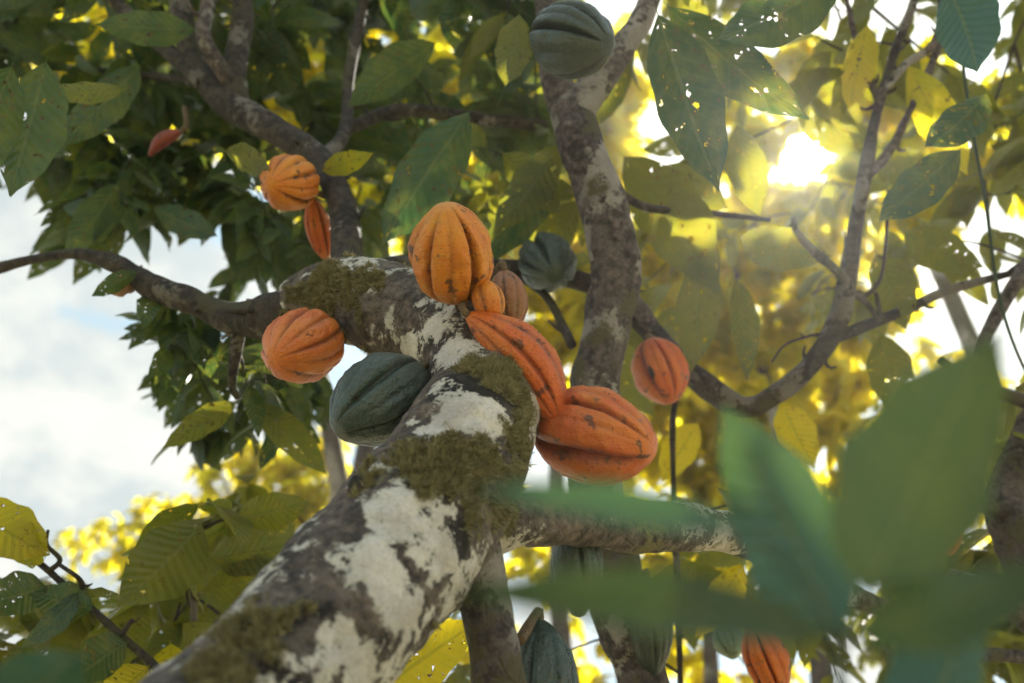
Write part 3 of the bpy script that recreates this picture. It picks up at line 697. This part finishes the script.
f1.grow(scatter(polyA, 90, (2.3, 3.6), 12), L=(.07, .12), nl=(6, 9), r=(.003, .001), spread=.15)
f1.grow(scatter(polyB, 52, (1.75, 2.6), 9), L=(.065, .12), spread=.14, r=(.0035, .001), nl=(5, 8), keep=[(303, 345, 30)])
f1.build(t1, M_leaf_dark, 'mid', npart=90)
YK = [(765, 300, 46), (705, 330, 36), (840, 240, 20), (680, 130, 14), (730, 215, 18), (930, 190, 18), (1000, 60, 20), (820, 390, 30), (870, 20, 24), (660, 210, 18), (600, 230, 10), (520, 220, 14), (900, 30, 24), (985, 290, 40)]
f2 = Foliage(sk2)
polyC = [(480, -80), (1100, -80), (1100, 230), (1010, 210), (930, 260), (890, 330), (780, 400), (700, 330), (640, 340), (540, 270), (460, 200)]
f2.grow(scatter(polyC, 54, (2.0, 3.6), 24, SUNK+YK), L=(.11, .22), nl=(4, 7), keep=SUNK+PODK)
polyC2 = [(480, 560), (740, 480), (860, 560), (860, 720), (400, 720), (440, 640)]
f2.grow(scatter(polyC2, 16, (1.9, 2.8), 24), L=(.12, .2), nl=(4, 6), keep=[(577, 566, 30), (541, 684, 50), (650, 628, 35), (766, 660, 35), (729, 640, 24)])
f2.grow(scatter(polyC, 40, (2.2, 3.6), 14, SUNK+YK), L=(.06, .11), nl=(6, 9), r=(.003, .001), spread=.14, keep=SUNK+PODK)
f2.build(t2, M_leaf_olive, 'mid', npart=80)
f3 = Foliage(sk3)
polyE = [(930, -60), (1100, -60), (1100, 720), (880, 720), (900, 440), (980, 420), (1000, 200), (930, 150)]
f3.grow(scatter(polyE, 42, (2.0, 3.2), 24), L=(.14, .24), nl=(4, 7), keep=[(945, 526, 24)])
f3.build(t3, M_leaf_olive, 'mid', npart=50)

# ------------------------------------------------------------------ sapling at the lower left
t4 = thing('cacao_sapling', (-.9, 1.2, 0), 'young cacao sapling with a thin dark stem and holed leaves at the lower left', 'sapling')
sp = np.vstack([[-.62, 1.3, -.05], [-.62, 1.28, .8], P(215, 760, 1.45), P(170, 683, 1.5), P(120, 635, 1.52), P(70, 590, 1.55), P(35, 560, 1.57), P(0, 542, 1.6), P(-40, 520, 1.62)])
t4.location = (sp[0][0], sp[0][1], 0)
Vs, Fs, c4 = tube(sp, [.016, .012, .0075, .0065, .006, .0055, .005, .0045, .003], 120, 12, .12, 40)
mesh_obj('trunk', Vs, Fs, M_twig, t4, attrs=bark_attrs(Vs))
for path in ([(48, 572, 1.56, 3), (60, 560, 1.56, 2.5), (47, 545, 1.56, 2), (48, 530, 1.56, 1.5)], [(82, 595, 1.55, 3.5), (80, 580, 1.5, 2.6), (60, 565, 1.5, 2)],
             [(120, 637, 1.52, 3), (132, 620, 1.5, 2)], [(190, 683, 1.6, 4), (194, 620, 1.62, 3.5), (193, 575, 1.64, 3), (198, 530, 1.66, 2)]):
    limb('branch', t4, path, M_twig, n=20, k=8)
def h4(*a, m=M_leaf_olive, **k): return hero(t4, m, *a, **k)
h4(205, 518, 1.55, 122, 610, 1.5, 72, bend=.3, roll=.1, label='broad olive leaf with a reddish hole', rnd=.41)
h4(0, 545, 1.55, 46, 540, 1.5, 50, roll=.2, m=M_leaf_sun)
h4(-40, 500, 1.5, 45, 560, 1.5, 60, roll=-.2, m=M_leaf_sun)
h4(50, 585, 1.5, -25, 610, 1.5, 44, m=M_leaf_dark)
h4(80, 590, 1.5, 20, 650, 1.45, 30, roll=.6, m=M_leaf_dark, label='grey curled dry leaf')
h4(82, 595, 1.5, 125, 600, 1.45, 16, roll=.9, m=M_leaf_olive)
h4(205, 560, 1.6, 300, 545, 1.6, 46, roll=-.2)
h4(200, 590, 1.6, 310, 580, 1.6, 50, roll=.3)
h4(180, 620, 1.6, 240, 680, 1.55, 40)
h4(130, 640, 1.5, 60, 683, 1.5, 44, m=M_leaf_dark)
h4(95, 610, 1.5, 30, 590, 1.5, 40, m=M_leaf_dark)
h4(150, 665, 1.5, 90, 720, 1.5, 46, m=M_leaf_sun)
h4(140, 600, 1.6, 110, 680, 1.6, 40)
h4(230, 520, 1.7, 310, 505, 1.7, 40)
h4(170, 640, 1.6, 175, 720, 1.6, 40, m=M_leaf_sun)
f4 = Foliage(list(c4[50:])+[P(198, 530, 1.66), P(193, 575, 1.64)])
f4.grow(scatter([(-60, 570), (60, 560), (140, 590), (200, 500), (310, 520), (240, 600), (210, 720), (-60, 720)], 38, (1.7, 2.4), 20), L=(.11, .19), nl=(4, 6))
f4.build(t4, M_leaf_olive, 'mid', npart=40)

# ------------------------------------------------------------------ trees behind
def bgtree(px, py, d, rpx, ry, n, label, L=(.12, .22), nl=(12, 18), m=M_leaf_far, keep=(), trunk_r=.07, bx=None):
    c = P(px, py, d); rx = rpx/FP*d; rz = ry/FP*d
    base = np.array([c[0]+random.uniform(-.4, .4), c[1]+random.uniform(.0, .8), 0.])
    if bx is not None: q_ = P(bx, 480, d); base = np.array([q_[0], q_[1], 0.])
    root = thing('shade_tree', base, label, 'tree', 'background trees behind the cacao')
    top = c+np.array([0, 0, rz*.3])
    Vt, Ft, ct = tube([base-[0, 0, .1], base*.7+top*.3+RS.normal(0, .12, 3), base*.35+top*.65+RS.normal(0, .15, 3), top], [trunk_r*1.3, trunk_r, trunk_r*.75, trunk_r*.3], 50, 12, .1, 5)
    mesh_obj('trunk', Vt, Ft, M_bark2, root, attrs=bark_attrs(Vt, .3, .2, s=4))
    f = Foliage(list(ct[22:]))
    tips = []
    while len(tips) < n*1.5:
        v = RS.normal(0, 1, 3); v /= np.linalg.norm(v); v *= RS.uniform(.15, 1)**.45
        p = c+v*[rx, rx*.38, rz]*(1+.25*noise.noise(Vector(v)*2.3+Vector((px, 0, 0))))
        x, y, dd = proj(p)
        if blocked(x, y, dd, keep): continue
        tips.append(p)
    f.grow(tips, nl=nl, L=L, ar=(.3, .42), r=(.012, .003), spread=.6, keep=keep)
    f.build(root, m, 'lo')
    return root
SKYK = SUNK+[(975, 300, 40), (985, 240, 30), (520, 600, 26), (545, 625, 22), (60, 360, 150), (100, 200, 60), (100, 440, 70)]
bgtree(140, 545, 8, 90, 55, 40, 'feathery yellow green tree low against the clouds on the left', L=(.09, .16), nl=(7, 10), keep=[(60, 360, 130)])
bgtree(290, 500, 7.5, 110, 80, 60, 'sunlit tree behind the left side of the thick trunk', bx=420, keep=[(60, 360, 150)])
bgtree(255, 620, 7.5, 160, 90, 75, 'low green tree filling the background left of the thick trunk', m=M_leaf_olive)
bgtree(240, 60, 7.0, 230, 120, 110, 'tree glimpsed through gaps at the top left of the canopy', bx=500, keep=[(60, 360, 150), (100, 230, 60)])
bgtree(450, 120, 6.8, 230, 150, 190, 'tall tree whose leaves show behind the dark canopy at the top', keep=SKYK)
bgtree(560, 300, 7.0, 150, 120, 125, 'sunlit tree showing between the amber pod and the slender trunk', keep=SKYK)
bgtree(740, 290, 6.5, 180, 130, 190, 'bright yellow tree behind the right branches', keep=SKYK)
bgtree(870, 140, 6.0, 210, 140, 120, 'yellow green tree under the sun at the top right', keep=SKYK)
bgtree(850, 440, 7.0, 200, 120, 170, 'yellow tree behind the large blurred leaves', keep=SKYK)
bgtree(620, 600, 7.5, 230, 110, 140, 'bright tree low behind the slender trunk and hanging pods', keep=SKYK)
bgtree(690, 430, 7.1, 110, 100, 90, 'yellow tree filling the gap between the slender trunk and the hanging dark stem', bx=640, keep=SUNK)
bgtree(960, 620, 8, 160, 110, 70, 'tree in the lower right corner behind the dark branches', m=M_leaf_olive, keep=SKYK)

# ------------------------------------------------------------------ vines
def vine(path, label, m=M_vine):
    pts, rad = pxpath(path)
    V_, F_, _ = tube(pts, rad, 60, 8, .1, 30)
    o = mesh_obj('hanging_vine', V_-pts[0], F_, m); o.location = pts[0]; tag(o, label, 'vine')
vine([(950, -80, 1.9, 1.6), (965, 80, 1.9, 1.6), (985, 200, 1.9, 1.6), (998, 290, 1.9, 1.6), (1016, 350, 1.9, 1.6), (1050, 420, 1.9, 1.6)], 'thin dark green vine hanging across the bright sky at the right edge')

# ------------------------------------------------------------------ ground
g = 60
xs = np.concatenate([-np.geomspace(400, 1, 24), np.linspace(-.8, .8, 5), np.geomspace(1, 400, 24)])
gv = np.array([[x, y, -.05+.05*noise.noise(Vector((x*.6, y*.6, 0))) if abs(x) < 30 and abs(y) < 30 else -.05] for x in xs for y in xs]); k = len(xs)
idx = np.arange(k*k).reshape(k, k)
go = mesh_obj('ground', gv, np.stack([idx[:-1, :-1], idx[1:, :-1], idx[1:, 1:], idx[:-1, 1:]], -1).reshape(-1, 4), M_ground); tag(go, kind='structure')

# ------------------------------------------------------------------ light and sky
sd = P(*SUNPX, 1.)-CAM; sd /= np.linalg.norm(sd)
sl = bpy.data.lights.new('sun', 'SUN'); so = bpy.data.objects.new('sun', sl); COL.objects.link(so)
sl.energy = 5; sl.angle = R_(.53); sl.color = (1, .93, .80)
so.rotation_euler = Vector(sd).to_track_quat('Z', 'Y').to_euler(); so.location = (0, 0, 12)
w = bpy.data.worlds.new('World'); S.world = w; w.use_nodes = True; nt = w.node_tree; nt.nodes.clear(); n = N(nt)
sky = n.new('ShaderNodeTexSky', sky_type='NISHITA'); sky.sun_disc = False
sky.sun_elevation = math.asin(sd[2]); sky.sun_rotation = math.atan2(sd[0], sd[1]); sky.air_density = 1.2; sky.dust_density = 1.5
gen = n.new('ShaderNodeTexCoord').outputs['Generated']
nrmz = n.new('ShaderNodeVectorMath', operation='NORMALIZE'); n.link(gen, nrmz.inputs[0])
mp = n.new('ShaderNodeMapping'); n.link(nrmz.outputs[0], mp.inputs[0]); mp.inputs['Location'].default_value = (.35, 0.1, .2); mp.inputs['Scale'].default_value = (1, 1, 1.5)
c1 = n.noise(mp.outputs[0], 5.0, 8, .55, dist=.2)
cm = n.step(c1, .46, .545)
c2_ = n.noise(mp.outputs[0], 8, 6, .6)
dp = n.new('ShaderNodeVectorMath', operation='DOT_PRODUCT'); n.link(nrmz.outputs[0], dp.inputs[0]); dp.inputs[1].default_value = tuple(sd)
dot = n.math('MAXIMUM', dp.outputs['Value'], 0.0)
cloud = n.mix(n.step(c2_, .35, .65), C(1.55, 1.72, 1.72), C(2.5, 2.42, 2.2))
skyc = n.mix(.8, sky.outputs[0], C(.8, 1.35, 1.5))
base = n.mix(n.math('MULTIPLY', cm, .92), skyc, cloud)
glow = n.math('ADD', n.math('MULTIPLY', n.math('POWER', dot, 40.0), .9), n.math('MULTIPLY', n.math('POWER', dot, 3500.0), 12.0))
glow = n.math('ADD', glow, n.math('MULTIPLY', n.math('POWER', dot, 30000.0), 6000.0))
gl = n.new('ShaderNodeVectorMath', operation='SCALE'); gl.inputs[0].default_value = (1, .96, .86); n.link(glow, gl.inputs['Scale'])
ad = n.new('ShaderNodeVectorMath', operation='ADD'); n.link(base, ad.inputs[0]); n.link(gl.outputs[0], ad.inputs[1])
bg = n.new('ShaderNodeBackground'); n.link(ad.outputs[0], bg.inputs[0]); bg.inputs[1].default_value = .12
n.link(bg.outputs[0], n.new('ShaderNodeOutputWorld').inputs[0])

# haze: even volume added to mimic lens veil round the sun and lifted blacks
HZ = True
if HZ:
    b = np.array([[x, y, z] for x in (-14, 14) for y in (-5, 15) for z in (-1.2, 14)], float)
    hm, hnt = mat('added_veil_haze'); hn = N(hnt); pv = hn.new('ShaderNodeVolumePrincipled')
    pv.inputs['Color'].default_value = (.92, .96, .95, 1); pv.inputs['Density'].default_value = .0027; pv.inputs['Anisotropy'].default_value = .75
    hn.link(pv.outputs[0], hn.new('ShaderNodeOutputMaterial').inputs['Volume'])
    ho = mesh_obj('haze', b, [[0, 1, 3, 2], [4, 6, 7, 5], [0, 4, 5, 1], [2, 3, 7, 6], [0, 2, 6, 4], [1, 5, 7, 3]], hm, smooth=False); tag(ho, kind='stuff')

# ------------------------------------------------------------------ render
S.render.engine = 'CYCLES'
S.render.resolution_x, S.render.resolution_y = W, H
cy = S.cycles
cy.max_bounces = 10; cy.transmission_bounces = 8; cy.diffuse_bounces = 5; cy.glossy_bounces = 3; cy.transparent_max_bounces = 16; cy.volume_bounces = 1
cy.caustics_reflective = False; cy.caustics_refractive = False; cy.sample_clamp_indirect = 8
S.view_settings.view_transform = 'Standard'; S.view_settings.look = 'None'; S.view_settings.exposure = 1.8; S.view_settings.gamma = 1
